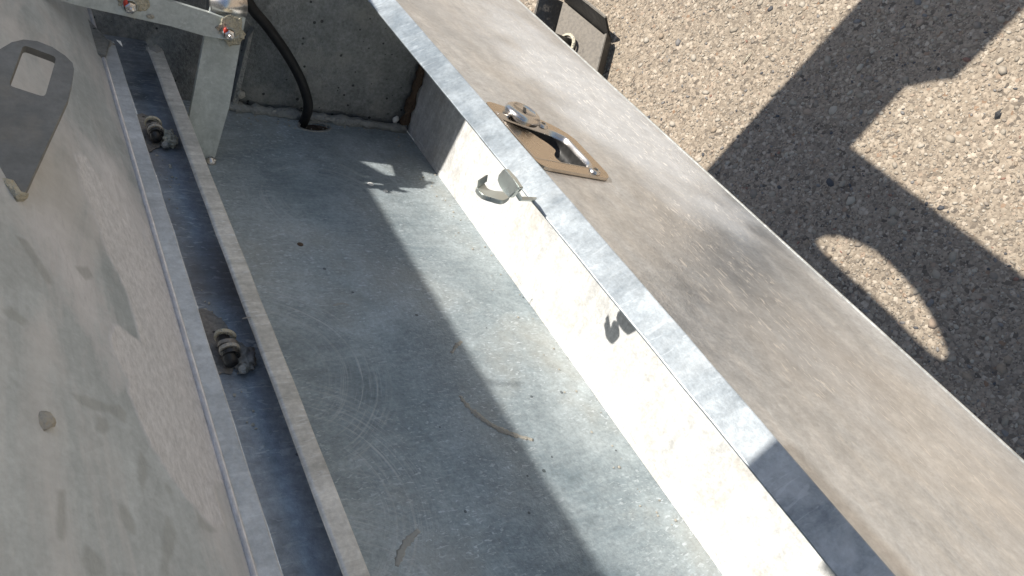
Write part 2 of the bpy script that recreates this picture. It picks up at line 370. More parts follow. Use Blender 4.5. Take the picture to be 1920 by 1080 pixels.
def lathe(c, axis, prof, seg=24, bm=None):
    """prof: list of (radius, height) along axis"""
    bm = bm or bmesh.new(); axis = Vector(axis).normalized(); c = Vector(c)
    u = axis.orthogonal().normalized(); w = axis.cross(u); rings = []
    for rr, hh in prof:
        if rr <= 1e-6: rings.append([bm.verts.new(c+axis*hh)])
        else: rings.append([bm.verts.new(c+axis*hh+(u*math.cos(2*math.pi*k/seg)+w*math.sin(2*math.pi*k/seg))*rr) for k in range(seg)])
    for a, b in zip(rings, rings[1:]):
        for k in range(seg):
            k2 = (k+1) % seg
            if len(a) == 1 and len(b) == 1: continue
            if len(a) == 1: bm.faces.new((a[0], b[k2], b[k]))
            elif len(b) == 1: bm.faces.new((a[k], a[k2], b[0]))
            else: bm.faces.new((a[k], a[k2], b[k2], b[k]))
    return bm
def blob(c, r, squash=(1, 1, 1), amp=0.35, sub=3, freq=2.2, seed=0, bm=None):
    bm = bm or bmesh.new()
    res = bmesh.ops.create_icosphere(bm, subdivisions=sub, radius=1)
    c = Vector(c)
    for v in res['verts']:
        k = 1 + amp*mnoise.noise(v.co*freq+Vector((seed*7.3, seed*3.1, seed))) + amp*0.4*mnoise.noise(v.co*freq*3+Vector((seed, 4, seed*2)))
        v.co = c + Vector((v.co.x*squash[0], v.co.y*squash[1], v.co.z*squash[2]))*(r*k)
    return bm
def smooth_path(pts, n=8):
    pts = [Vector(p) for p in pts]; out = []
    P = [pts[0]*2-pts[1]]+pts+[pts[-1]*2-pts[-2]]
    for i in range(1, len(P)-2):
        for k in range(n):
            t = k/n; a, b, c, d_ = P[i-1], P[i], P[i+1], P[i+2]
            out.append(0.5*((2*b)+(c-a)*t+(2*a-5*b+4*c-d_)*t*t+(3*b-a-3*c+d_)*t**3))
    out.append(pts[-1]); return out
def plate_with_holes(outer, holes, vec, bm=None):
    """flat plate (3D loops on one plane) with openings, given thickness vec"""
    bm = bm or bmesh.new()
    es = []; loops = []
    for lp in [outer]+holes:
        vs = [bm.verts.new(p) for p in lp]; loops.append(vs)
        for i in range(len(vs)): es.append(bm.edges.new((vs[i], vs[(i+1) % len(vs)])))
    res = bmesh.ops.triangle_fill(bm, edges=es, use_beauty=True)
    top = [g for g in res['geom'] if isinstance(g, bmesh.types.BMFace)]
    vmap = {}
    for lp in loops:
        for v in lp: vmap[v] = bm.verts.new(v.co+Vector(vec))
    for f_ in top: bm.faces.new([vmap[v] for v in reversed(f_.verts)])
    for lp in loops:
        for i in range(len(lp)):
            a, b = lp[i], lp[(i+1) % len(lp)]
            bm.faces.new((a, b, vmap[b], vmap[a]))
    return bm
def rounded(pts, r, n=4):
    """round the corners of a closed planar loop"""
    out = []; N = len(pts)
    for i in range(N):
        p = Vector(pts[i]); a = (Vector(pts[i-1])-p); b = (Vector(pts[(i+1) % N])-p)
        rr = min(r, a.length*0.45, b.length*0.45)
        A = p+a.normalized()*rr; B = p+b.normalized()*rr
        for k in range(n+1):
            t = k/n; out.append(A*(1-t)**2+p*2*t*(1-t)+B*t*t)
    return out
def patch(px, plane_pt, n, lift, jag=0.0, sub=5, seed=1, thick=0.0008):
    """thin irregular layer on a plane, outline smoothed and roughened"""
    nn = Vector(n).normalized()
    pts = [onplane(p, plane_pt, n) for p in px]
    P = smooth_path(pts+[pts[0]], sub)[:-1]
    out = []
    for i, p in enumerate(P):
        j = Vector((mnoise.noise(p*60+Vector((seed, 0, 0))), mnoise.noise(p*60+Vector((0, seed, 5))), mnoise.noise(p*60+Vector((9, 0, seed)))))*jag
        j -= nn*j.dot(nn); out.append(p+j+nn*lift)
    bm = bmesh.new(); es = []
    vs = [bm.verts.new(p) for p in out]
    for i in range(len(vs)): es.append(bm.edges.new((vs[i], vs[(i+1) % len(vs)])))
    res = bmesh.ops.triangle_fill(bm, edges=es, use_beauty=True)
    low = [bm.verts.new(v.co-nn*thick) for v in vs]
    for i in range(len(vs)):
        j = (i+1) % len(vs); bm.faces.new((vs[i], vs[j], low[j], low[i]))
    return bm

# ================================================================ ground
def structure(name, bm, mat):
    me = bpy.data.meshes.new(name); bm.to_mesh(me); bm.free(); me.materials.append(M[mat])
    o = bpy.data.objects.new(name, me); COL.objects.link(o); o['kind'] = 'structure'; return o
bm = bmesh.new()
bm.faces.new([bm.verts.new(p) for p in ((-120, -120, 0), (120, -120, 0), (120, 120, 0), (-120, 120, 0))])
ground = structure('ground', bm, 'ground')

# ================================================================ toolbox
Y0, Y1, YE = -0.8, 3.4, 1.84
tb = thing('toolbox', 'long open galvanised steel toolbox with scuffed front face and paddle latch', 'toolbox', (1.0, 1.0, 0.0))
LIPB, RIDGE, PST, PEND, WALLX = (0.80, 0.4056), (0.845, 0.4372), (0.856, 0.425), (1.50, 0.3625), 1.08
# back panel with the cable hole
hole_c = at((590, 238), z=0); hc = Vector((hole_c.x, min(hole_c.y, YE-0.045), 0))
hole = [hc+Vector((0.046*math.cos(a)+0.012*math.sin(a), 0.026*math.sin(a), 0)) for a in [2*math.pi*k/20 for k in range(20)]]
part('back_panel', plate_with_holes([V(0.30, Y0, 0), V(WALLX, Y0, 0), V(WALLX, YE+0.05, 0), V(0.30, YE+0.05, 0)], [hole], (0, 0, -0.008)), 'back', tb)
part('grommet_hole_edge', tube(hole+[hole[0]], 0.0035, 6, cap=False), 'weld', tb, True)
part('inner_dirt', prism([V(0.6, YE-0.16, -0.03), V(1.0, YE-0.16, -0.03), V(1.0, YE+0.04, -0.03), V(0.6, YE+0.04, -0.03)], (0, 0, -0.01)), 'rust', tb)
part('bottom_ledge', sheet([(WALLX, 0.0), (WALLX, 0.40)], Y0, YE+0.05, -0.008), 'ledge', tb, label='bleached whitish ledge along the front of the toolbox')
part('lip', bent_sheet([LIPB, RIDGE], Y0, Y1, -0.007, 0.0016, 150, 1), 'lip', tb, label='bright mottled folded lip')
# front panel with latch cut-out
pn = V(PST[1]-PEND[1], 0, PEND[0]-PST[0]).normalized()
ppt = V(PST[0], 0, PST[1])
def atp(p, lift=0.0): return onplane(p, ppt+pn*lift, pn)
LP = [(1040, 335), (1124, 338), (1128, 330), (1118, 312), (1064, 256), (1050, 245), (1012, 228)]
la = [atp(p) for p in LP]
px_dir = V(PEND[0]-PST[0], 0, PEND[1]-PST[1]).normalized()
def pp(u, y): return ppt + px_dir*u + V(0, y, 0)               # panel coords: u across, y along
ynear = la[1].y; ufar = (la[3]-ppt).dot(px_dir); yt = la[4].y
lock = atp((974, 226), 0.0); yl = lock.y; ul = (lock-ppt).dot(px_dir)
latch_out = [pp(-0.005, ynear), pp(ufar-0.012, ynear), pp(ufar, ynear+0.02), pp(ufar, yt-0.012), pp(ufar-0.03, yt+0.022), pp(ul+0.035, yl+0.026), pp(-0.005, yl+0.045)]
latch_in = [pp(0.0, ynear+0.03), pp(ufar-0.04, ynear+0.03), pp(ufar-0.024, ynear+0.052), pp(ufar-0.024, yt-0.022), pp(ufar-0.052, yt-0.004), pp(0.0, yt+0.028)]
latch_in_r = rounded(latch_in, 0.012)
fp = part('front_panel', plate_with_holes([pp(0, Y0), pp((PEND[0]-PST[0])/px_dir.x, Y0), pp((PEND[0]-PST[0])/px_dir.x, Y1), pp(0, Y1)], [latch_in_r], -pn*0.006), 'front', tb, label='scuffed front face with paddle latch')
part('front_edge', tube([V(PEND[0]-0.001, Y0, PEND[1]-0.003), V(PEND[0]-0.001, Y1, PEND[1]-0.003)], 0.0055, 10), 'rail', tb, True)
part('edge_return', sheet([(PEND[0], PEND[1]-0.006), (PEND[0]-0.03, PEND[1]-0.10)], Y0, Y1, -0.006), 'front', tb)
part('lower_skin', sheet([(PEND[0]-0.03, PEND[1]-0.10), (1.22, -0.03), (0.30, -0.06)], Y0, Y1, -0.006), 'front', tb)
# end wall (bulkhead) ; its unseen upper outline is shaped to throw the far-end shadow
ew = [V(0.20, YE+0.03, -0.02), V(1.075, YE-0.02, -0.02), V(1.075, YE-0.02, 0.30), V(0.93, YE-0.01, 0.372), V(0.60, YE+0.01, 0.568), V(0.01, YE+0.04, 0.985),
      V(0.13, YE+0.035, 0.70), V(0.13, YE+0.035, 0.61), V(-0.05, YE+0.045, 0.57), V(0.20, YE+0.03, 0.25)]
part('end_wall', prism(ew, (0, 0.012, 0), bevel=0.001), 'end', tb, label='dark pitted end wall with splashes')
part('near_end_wall', prism([V(0.30, Y0, -0.05), V(1.22, Y0, -0.03), V(1.48, Y0, 0.25), V(1.49, Y0, 0.35), V(0.86, Y0, 0.41), V(0.30, Y0, 0.2)], (0, -0.01, 0)), 'end', tb)
part('far_end_cap', prism([V(0.30, Y1, -0.05), V(1.22, Y1, -0.03), V(1.48, Y1, 0.25), V(1.49, Y1, 0.35), V(0.86, Y1, 0.41), V(0.30, Y1, 0.2)], (0, 0.01, 0)), 'end', tb)
# welds along the end wall and the corner
wp = [V(0.54+0.53*k/40, YE-0.008-(0.036*k/40), 0.008) for k in range(41)]
part('weld_bead', tube(wp, [0.013*(0.8+0.5*random.random()) for _ in wp], 8, jitter=0.25), 'weld', tb, True)
wp = [V(1.068, YE-0.035, 0.01+0.38*k/26) for k in range(27)]
part('weld_bead', tube(wp, [0.012*(0.7+0.6*random.random()) for _ in wp], 8, jitter=0.3), 'rust', tb, True)
# corner strip on the end wall, beside the stay
cs = [at(p, y=YE-0.012) for p in ((466, 70), (476, 55), (444, 205), (432, 208))]
part('corner_strip', prism(cs, (0, 0.02, 0)), 'weld', tb)
c = at((451, 176), y=YE-0.01); part('bolt_head', lathe(c, (0, -1, 0), [(0.012, 0), (0.012, 0.006), (0.009, 0.010), (0, 0.011)], 6), 'paste', tb)
c = at((742, 224), y=YE-0.03); part('paint_blob', blob(c, 0.010, (1, 0.7, 1.2), 0.4, 2), 'white', tb, True)
# ledge seam: overlapping foot strips with ragged starts
segs = [(-0.8, 0.26, 0.0014), (0.26, 0.72, 0.0022), (0.72, 1.02, 0.0012), (1.02, 1.28, 0.0022), (1.28, 1.74, 0.0012)]
for i, (a, b, t_) in enumerate(segs):
    pts = []
    n = 14
    for k in range(n+1):
        yy = a+(b-a)*k/n; pts.append(V(WALLX-0.0002-t_, yy, 0.0005))
    for k in range(n, -1, -1):
        yy = a+(b-a)*k/n; pts.append(V(WALLX-0.0002-t_, yy, 0.016+0.010*mnoise.noise(Vector((yy*22, i, 3)))))
    part('seam_strip', prism(pts, (t_+0.001, 0, 0)), 'ledge', tb)
# hinge-side flange (rail) with end weld
RAILL, RAILR = (0.338, 0.2), (0.3655, 0.2)
RY1 = at((277, 88), z=0.2).y
part('hinge_rail', bent_sheet([(0.3345, 0.196), RAILL, RAILR, (RAILR[0], 0.0)], Y0, RY1, -0.006, 0.0018, 110, 2), 'rail', tb, label='ground-bright hinge rail')
for k, (px, pw) in enumerate((((457, 598), 0.004), ((313, 188), 0.003))):
    a = at(px, z=0.2015); part('rail_notch', prism([a+V(-0.002, 0, 0), a+V(0.012, 0.002, 0), a+V(0.012, 0.002+pw*0.4, 0), a+V(-0.002, pw*0.4, 0)], (0, 0, 0.0008)), 'weld', tb)
part('rail_weld', blob((0.35, RY1-0.005, 0.196), 0.016, (1.0, 1.4, 0.5), 0.5, 3, 3, 4), 'weld', tb, True)
# gutter between rail and lid
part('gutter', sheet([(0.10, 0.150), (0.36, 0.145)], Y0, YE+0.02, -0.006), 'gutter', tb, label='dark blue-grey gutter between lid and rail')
# small marks on the back panel
def ribbon(px, rad, name, mat, parent=None, z=0.0, flat=0.25, jitter=0.3):
    P = smooth_path([at(p, z=z) for p in px], 6)
    n = len(P); rads = [rad*(0.35+0.65*math.sin(math.pi*min(1, max(0.02, (i+0.5)/n)))**0.5)*(0.7+0.6*random.random()) for i in range(n)]
    part(name, tube(P, rads, 8, jitter=jitter, flat=((0, 0, 1), flat)), mat, parent or tb, True)
ribbon([(862, 742), (872, 756), (888, 772), (905, 786), (932, 803), (958, 814), (980, 820), (1000, 825)], 0.0065, 'paste_streak', 'paste')
ribbon([(866, 640), (856, 648), (846, 662)], 0.0045, 'paste_streak', 'paste')
ribbon([(786, 994), (768, 1010), (752, 1036), (744, 1062)], 0.006, 'scuff_mark', 'stain', flat=0.05)
ribbon([(655, 572), (640, 569), (625, 573)], 0.003, 'scuff_mark', 'stain', flat=0.05)
c = at((563, 458), z=0.001); part('rust_spot', lathe(c, (0, 0, 1), [(0.007, 0), (0.006, 0.001), (0, 0.0012)], 12), 'rust', tb)
for px, rr in (((695, 345), 0.0085), ((723, 358), 0.006)):
    c = at(px, z=0.0005); part('pale_spot', lathe(c, (0, 0, 1), [(rr, 0), (rr*0.8, 0.0012), (0, 0.0015)], 14), 'white', tb)

# ---------------------------------------------------------------- paddle latch (part of the box)
latch = part('paddle_latch', plate_with_holes(rounded([p+pn*0.0075 for p in latch_out], 0.026, 6), [[p+pn*0.0075 for p in latch_in_r]], -pn*0.0065), 'latch', tb, label='brown-tinted polished paddle latch plate')
def offs(loop, k, dep):
    cc = sum(loop, Vector())/len(loop); return [cc+(p-cc)*k-pn*dep for p in loop]
def ringed(loops, close):
    bm = bmesh.new(); rings = [[bm.verts.new(p) for p in lp] for lp in loops]
    for a, b in zip(rings, rings[1:]):
        for i in range(len(a)): bm.faces.new((a[i], a[(i+1) % len(a)], b[(i+1) % len(b)], b[i]))
    if close: bm.faces.new(rings[-1])
    return bm
part('recess_rim', ringed([offs([q+pn*0.0078 for q in latch_in_r], 1.03, 0), offs([q+pn*0.0080 for q in latch_in_r], 1.0, 0), offs([q+pn*0.0066 for q in latch_in_r], 0.97, 0), offs(latch_in_r, 0.935, 0.004)], False), 'chrome', latch, True)
part('recess', ringed([offs(latch_in_r, 0.937, 0.003), offs(latch_in_r, 0.92, 0.018), offs(latch_in_r, 0.86, 0.034)], True), 'recess', latch, True)
wavy = [pp(0.006, ynear+0.036), pp(ufar-0.100, ynear+0.036), pp(ufar-0.112, ynear+0.058), pp(ufar-0.106, ynear+0.074), pp(ufar-0.092, ynear+0.088), pp(ufar-0.088, yt-0.075), pp(ufar-0.092, yt-0.055), pp(ufar-0.108, yt-0.034), pp(ufar-0.118, yt-0.016), pp(0.006, yt+0.014)]
part('paddle', prism([p-pn*0.012 for p in rounded(wavy, 0.02, 4)], pn*0.012), 'latch', latch)
lk = pp(ul, yl)+pn*0.0095
cap = part('lock_cylinder', lathe(lk, pn, [(0.038, -0.002), (0.040, 0.003), (0.040, 0.007), (0.037, 0.0125), (0.031, 0.016), (0.026, 0.0165), (0.0255, 0.015), (0, 0.015)], 32), 'chrome', latch, True)
t1 = (px_dir*0.5+V(0, 0.86, 0)).normalized(); t2 = pn.cross(t1)
kc = lk+pn*0.0152
part('key_slot', prism([kc+t1*0.013+t2*0.003, kc+t1*0.013-t2*0.003, kc-t1*0.013-t2*0.003, kc-t1*0.013+t2*0.003], pn*0.0008), 'dark', cap)
for px in ((1017, 236), (1115, 322)):
    s0 = atp(px, 0.008)
    sc = part('screw', lathe(s0, pn, [(0.0125, 0), (0.011, 0.004), (0.006, 0.0065), (0.0055, 0.005), (0, 0.005)], 18), 'chrome', latch, True)
    part('screw_socket', lathe(s0+pn*0.0055, pn, [(0.0045, 0), (0.0045, 0.0006), (0, 0.0006)], 6), 'dark', sc)
# latch hook hanging inside behind the lip
def hk(p, z=0.404): return at(p, z=z)
bm = prism([at(p, x=0.735) for p in ((946, 316), (941, 319), (934, 328), (932, 338), (936, 350), (944, 360), (954, 371), (962, 364), (966, 357), (974, 352), (960, 333))], (0.010, 0, 0), None, 0.0015)
arm_a = [(957, 368), (950, 373), (941, 376), (924, 371), (906, 365), (894, 352), (896, 349)]
arm_b = [(908, 342), (912, 350), (917, 355), (930, 358), (944, 359), (948, 362)]
kq = at((955, 345), x=0.742); 
kq.z += 0.004
bm = tube([kq, V(0.775, kq.y-0.004, 0.408), V(0.808, kq.y-0.004, 0.408)], 0.0045, 8, bm)
hp = part('latch_hook', bm, 'hook', tb, label='bent zinc latch hook under the lip')
bm = prism([q_ for q_ in smooth_path([hk(p) for p in arm_a], 3)+smooth_path([hk(p) for p in arm_b], 3)], (0, 0, -0.009), None, 0.001)
part('hook_arm', bm, 'hook', hp)
tipz = 0.392
bm = prism([hk((894, 352)), hk((909, 342)), hk((909, 342))+V(-0.004, 0.0, 0.016), hk((894, 352))+V(-0.004, 0, 0.016)], (0.006, 0.002, 0), None, 0.001)
part('hook_tip', bm, 'hook', hp)

# ================================================================ lid
BEND = [(195, 105), (245, 290), (300, 500), (350, 678), (430, 905), (478, 1080)]
EDGE = [(206, 78), (283, 305), (385, 600), (430, 740), (537, 1080)]
bx = sum(at(p, z=0.205).x for p in BEND[1:])/5; ex = sum(at(p, z=0.205).x for p in EDGE)/5
LB, LE = (bx, 0.205), (ex, 0.205)
LA = math.radians(45); LDIR = V(-math.cos(LA), 0, math.sin(LA)); LN = V(math.sin(LA), 0, math.cos(LA))
LPT = V(LB[0], 0, LB[1]); LFE = at((205, 77), z=0.205).y; LYE = 2.02
LLEN = (0.84-(bx+1.37*0.205))/(0.37*math.cos(LA))
def lid_ab(p): q_ = onplane(p, LPT, LN)-LPT; return (q_.dot(LDIR), q_.y)
def sdist(A, B, poly):
    P_ = np.array(poly); Q_ = np.roll(P_, -1, 0); best = np.full(A.shape, 9.0); ins = np.zeros(A.shape, bool)
    for (x1, y1), (x2, y2) in zip(P_, Q_):
        dx, dy = x2-x1, y2-y1; t = np.clip(((A-x1)*dx+(B-y1)*dy)/(dx*dx+dy*dy+1e-12), 0, 1)
        best = np.minimum(best, np.hypot(A-x1-t*dx, B-y1-t*dy))
        cr = ((y1 > B) != (y2 > B)) & (A < (x2-x1)*(B-y1)/((y2-y1) if abs(y2-y1) > 1e-9 else 1e-9)+x1); ins ^= cr
    return np.where(ins, -best, best)
SPILL = [(333, 578), (352, 655), (372, 735), (392, 800), (410, 850), (424, 888), (430, 905), (420, 908), (405, 902), (403, 925), (415, 955), (425, 975), (420, 990), (402, 984), (375, 962), (345, 930), (320, 895), (300, 862), (285, 838), (272, 812), (262, 790), (250, 762), (238, 735), (240, 715), (228, 690), (214, 664), (206, 640), (205, 622), (220, 610), (238, 622), (262, 640), (252, 600), (240, 560), (224, 520), (200, 470), (186, 430), (176, 396), (150, 340), (140, 290), (160, 290), (196, 350), (225, 400), (258, 440), (280, 470), (270, 432), (262, 400), (280, 430), (300, 500), (318, 545)]
DAMP = [[(262, 845), (274, 860), (276, 890), (268, 926), (259, 900), (258, 870)], [(222, 944), (238, 950), (254, 985), (256, 1005), (240, 998), (224, 970)], [(108, 920), (122, 920), (124, 980), (118, 1015), (106, 1010)],
        [(310, 966), (322, 975), (332, 1000), (325, 1040), (312, 1080), (298, 1080), (306, 1010)], [(308, 905), (318, 910), (326, 926), (320, 930), (310, 918)], [(182, 780), (200, 786), (203, 806), (196, 816), (180, 806)],
        [(130, 735), (160, 742), (185, 750), (205, 760), (225, 758), (238, 776), (234, 792), (222, 786), (205, 774), (178, 770), (150, 758)], [(366, 955), (385, 978), (405, 995), (395, 998), (372, 988)], [(28, 440), (50, 450), (90, 510), (100, 535), (85, 530), (60, 490)],
        [(140, 500), (165, 500), (176, 520), (160, 524)], [(0, 580), (22, 575), (50, 600), (45, 612), (20, 600)], [(160, 1020), (195, 1050), (200, 1080), (170, 1080), (150, 1050)]]
nb_ = 640
ga = np.concatenate([np.linspace(0, 0.5, 180), np.linspace(0.53, LLEN, 8)]); na = len(ga); gb = np.linspace(Y0, LYE, nb_); GA, GB = np.meshgrid(ga, gb, indexing='ij')
S1 = sdist(GA, GB, [lid_ab(p) for p in SPILL])
S3 = np.min([sdist(GA, GB, [lid_ab(p) for p in q_]) for q_ in ([(150, 250), (215, 300), (262, 380), (300, 470), (340, 600), (352, 655), (310, 640), (262, 560), (215, 470), (175, 390)], [(60, 400), (110, 420), (190, 560), (240, 700), (225, 720), (170, 620), (110, 500)])], axis=0)
S2 = np.min([sdist(GA, GB, [lid_ab(p) for p in q_]) for q_ in DAMP], axis=0)
o3 = np.array(LPT)[None, None]+GA[..., None]*np.array(LDIR)+GB[..., None]*np.array([0, 1, 0])-np.array(ORIG[tb.name])
me = bpy.data.meshes.new('lid'); ii = np.arange(na*nb_).reshape(na, nb_)
quads = np.stack([ii[:-1, :-1], ii[:-1, 1:], ii[1:, 1:], ii[1:, :-1]], -1).reshape(-1, 4)
me.from_pydata(o3.reshape(-1, 3).tolist(), [], quads.tolist())
for nm, arr in (('spill', S1), ('damp', S2), ('haze', S3)):
    at_ = me.attributes.new(nm, 'FLOAT', 'POINT'); at_.data.foreach_set('value', np.clip(arr.reshape(-1)*5+0.5, 0, 1).astype(np.float32))
me.materials.append(M['lid']); me.update()
lid = bpy.data.objects.new('lid', me); COL.objects.link(lid); lid.parent = tb; ORIG[lid.name] = ORIG[tb.name]
lid['label'] = 'raised dull grey lid with pale dried spill and damp stains'
md = lid.modifiers.new('thickness', 'SOLIDIFY'); md.thickness = 0.008; md.offset = -1 if me.polygons[0].normal.dot(LN) > 0 else 1
part('lid_flange', bent_sheet([LB, LE, (LE[0]+0.001, 0.165)], Y0, LFE, -0.008, 0.0022, 110, 3), 'flange', lid, label='bluish folded edge of the lid')
part('fold_line', tube([LPT+V(0.002, Y0, 0.001), LPT+V(0.002, LYE, 0.001)], 0.004, 8), 'lid', lid, True)
# end flange of the lid standing off its far edge
e0 = LPT+V(0, LYE, 0)
part('end_flange', prism([e0, e0+LDIR*LLEN, e0+LDIR*LLEN+LN*0.06, e0+LN*0.05], (0, 0.008, 0), None, 0.001), 'end', lid)
part('corner_flap', prism([at(p, z=0.214) for p in ((40, -45), (112, -30), (132, 0), (206, 78), (198, 104), (168, 98), (120, 45))], (0, 0, -0.010), None, 0.001), 'end', lid)
part('corner_weld', blob(V(LE[0]-0.02, LFE-0.01, 0.205), 0.012, (1.4, 1.8, 0.3), 0.5, 3, 3, 9), 'weld', lid, True)
# bracket with square hole welded to the lid
bb = onplane((22, 352), LPT, LN); BN = V(0, -0.34, 0.94)
def br(p): return onplane(p, bb, BN)
outl = [(-25, 300), (-25, 105), (0, 92), (22, 79), (44, 74), (70, 77), (98, 88), (122, 104), (136, 118), (139, 130), (135, 155), (128, 185), (42, 372), (20, 352), (0, 338)]
holep = rounded([br(p) for p in ((44, 84), (106, 107), (84, 182), (16, 160))], 0.006)
part('bracket', plate_with_holes([br(p) for p in outl], [holep], -BN*0.012), 'bracket', lid, label='dark bracket plate with a square hole')
part('bracket_weld', tube([br((-10, 338))+V(0, 0, 0), br((10, 350)), br((30, 366)), br((42, 374))], 0.009, 8, jitter=0.35), 'crust', lid, True)
# dried spill and damp marks on the lid
c = onplane((80, 790), LPT, LN); part('mud_crumb', blob(c, 0.007, (1.6, 1.6, 0.5), 0.5, 2, 3, 3), 'paste', lid, True)
# unseen pin on the lid's top edge, casting a thin shadow line
ltop = LPT+LDIR*LLEN
k1 = ltop+V(0, 0.8+0.45*ltop.z, 0)
part('edge_pin', tube([k1+V(0, 0, -0.01), k1+V(0, 0.01, 0.06)], 0.0035, 8), 'bar', lid)
# hinges in the gutter
def hinge(px, k):
    c = at(px, z=0.168)
    c.x = (LE[0]+RAILL[0])/2+0.002
    h = part('hinge_knuckle', tube([c+V(-0.004, 0.024, 0.0), c+V(-0.002, -0.026, -0.004)], 0.010, 16), 'dark', tb, True)
    for j, (dy, rr, mm) in enumerate(((0.026, 0.016, 'crust'), (0.010, 0.014, 'scorch'), (-0.002, 0.015, 'paste'), (-0.012, 0.013, 'dark'))):
        part('washer', lathe(c+V(0.0, dy, 0.0), (0.1+0.25*(j == 0), 1, 0.15+0.2*(j == 1)), [(0.010, -0.003), (rr, -0.003), (rr, 0.003), (0.010, 0.003)], 22), mm, h)
    part('sealant_crust', blob(c+V(0.022, -0.006, -0.014), 0.020, (0.8, 1.3, 0.6), 0.55, 4, 2.2, k), 'crust' if k == 1 else 'scorch', h, True)
    part('hinge_nut', blob(c+V(0.014, -0.034, -0.010), 0.008, (1, 1, 1), 0.25, 2, 2, k+3), 'weld', h, True)
hinge((275, 243), 1); hinge((421, 655), 2)
# scorched patches in the gutter belong to the box
for px in ((446, 632), (306, 250)):
    c = at(px, z=0.149); c.x = min(c.x, 0.292)
    bm = bmesh.new()
    vs = [bm.verts.new(c+V(0.032*math.cos(a)*(1+0.35*mnoise.noise(Vector((math.cos(a)*2, math.sin(a)*2, px[0])))), 0.07*math.sin(a)*(1+0.35*mnoise.noise(Vector((math.sin(a)*2, math.cos(a)*2, px[1])))), 0.0)) for a in [2*math.pi*k/40 for k in range(40)]]
    vs2 = [bm.verts.new(v.co-V(0, 0, 0.001)) for v in vs]
    bm.faces.new(vs)
    for k in range(40): bm.faces.new((vs[k], vs[(k+1) % 40], vs2[(k+1) % 40], vs2[k]))
    part('scorch_mark', bm, 'scorch' if 'scorch' in M else 'gutter', tb)

# grit lying in the box
bm = bmesh.new(); gr = random.Random(5)
for k in range(150):
    if k < 60: p = V(gr.uniform(1.0, 1.07), gr.uniform(0.2, 1.8), 0.001)
    elif k < 110: p = V(gr.uniform(0.45, 1.05), YE-0.03-abs(gr.gauss(0, 0.03)), 0.002)
    else: p = V(gr.uniform(0.29, 0.325), gr.choice((0.78, 1.31))+gr.gauss(0, 0.07), 0.147)
    blob(p, gr.uniform(0.0012, 0.0034), (1, gr.uniform(0.6, 1.3), 0.7), 0.5, 1, 2, k, bm)
gt = part('grit', bm, 'paste', tb); gt['kind'] = 'stuff'

# ================================================================ lid stay
YS = 1.57
stay = thing('lid_stay', 'folding flat-bar lid stay with bolts daubed in tan sealant', 'lid stay', at((397, 300), y=YS))
def st(p, dy=0.0): return onplane(p, (0, YS+dy, 0), (0, -0.968, 0.25))
part('strut_bar', prism([st(p) for p in ((396, 12), (460, 12), (461, 34), (446, 110), (430, 200), (402, 302), (386, 306), (340, 300), (355, 220), (371, 135), (384, 66))], (0, 0.012, 0), None, 0.0015), 'bar', stay)
tabp = [st(p) for p in ((394, 24), (461, 30))]
part('rolled_tab', tube([tabp[0]+V(0, 0.02, 0.012), tabp[1]+V(0, 0.02, 0.012)], 0.026, 20), 'chrome', stay, True)
part('tab_top', prism([tabp[0]+V(0, 0.02, 0.034), tabp[1]+V(0, 0.02, 0.034), tabp[1]+V(0.01, 0.14, 0.045), tabp[0]+V(0.01, 0.14, 0.045)], (0, 0, 0.005)), 'flange', stay)
part('cross_bar', prism([st(p, -0.022) for p in ((60, -60), (300, -4), (395, 25), (436, 40), (450, 50), (453, 62), (446, 72), (430, 76), (385, 68), (320, 49), (230, 29), (140, 9), (40, -20))], (0, 0.010, 0), None, 0.0015), 'bar', stay)
for k, px in enumerate(((243, 11), (428, 62))):
    c = st(px, -0.022)
    part('sealant_daub', blob(c+V(0.004, 0.0, 0.008), 0.027, (1.0, 0.07, 1.1), 0.6, 4, 1.6, k+11), 'crust', stay, True)
    b = part('bolt', lathe(c, (0.1, -1, 0.1), [(0.014, 0), (0.014, 0.005), (0.0125, 0.006)], 24), 'bar', stay, True)
    part('nut', lathe(c+V(0, -0.005, 0), (0.1, -1, 0.1), [(0.0115, 0), (0.0115, 0.008), (0.009, 0.010), (0, 0.010)], 6), 'chrome', b)
    part('bolt_stud', lathe(c+V(0, -0.012, 0), (0.1, -1, 0.1), [(0.0055, 0), (0.0055, 0.010), (0.004, 0.012), (0, 0.012)], 12), 'chrome', b, True)
    part('paint_mark', blob(c+V(-0.009, -0.008, 0.008), 0.007, (0.6, 0.7, 1.1), 0.3, 2, 2, k), 'red', b, True)
c = st((282, 31), -0.024); part('paste_dab', blob(c, 0.006, (1.3, 0.3, 0.8), 0.3, 2), 'paste', stay, True)
c = at((395, 304), y=YS-0.006); part('foot_bolt', blob(c, 0.012, (1, 0.8, 1), 0.35, 3, 2.5, 21), 'chrome', stay, True)
# link rod from the lid to the stay, above the picture
zz = 0.60; xx = LPT.x-(zz-LPT.z)/math.tan(LA)
part('link_rod', tube([V(xx, 1.795, zz), V(xx+0.38, 1.795, zz)], 0.006, 8), 'bar', stay)
part('rod_end', blob((xx+0.34, 1.795, zz), 0.013, (1.6, 0.6, 0.8), 0.6, 3, 2.5, 8), 'bar', stay)

# ================================================================ cable
cp = [((440, -60), 1.79), ((468, 8), 1.79), ((500, 48), 1.785), ((535, 97), 1.78), ((562, 145), 1.775), ((576, 185), 1.775), ((577, 207), 1.775)]
pts = [at(p, y=yy) for p, yy in cp]
end = at((568, 231), z=0.0); end.y = min(end.y, YE-0.05)
pts += [end, end+V(-0.01, 0.0, -0.025)]
cab = thing('electric_cable', 'thick black rubber cable running down into a hole in the toolbox', 'cable', end)
part('sheath', tube(smooth_path(pts, 8), 0.0128, 16), 'rubber', cab, True)

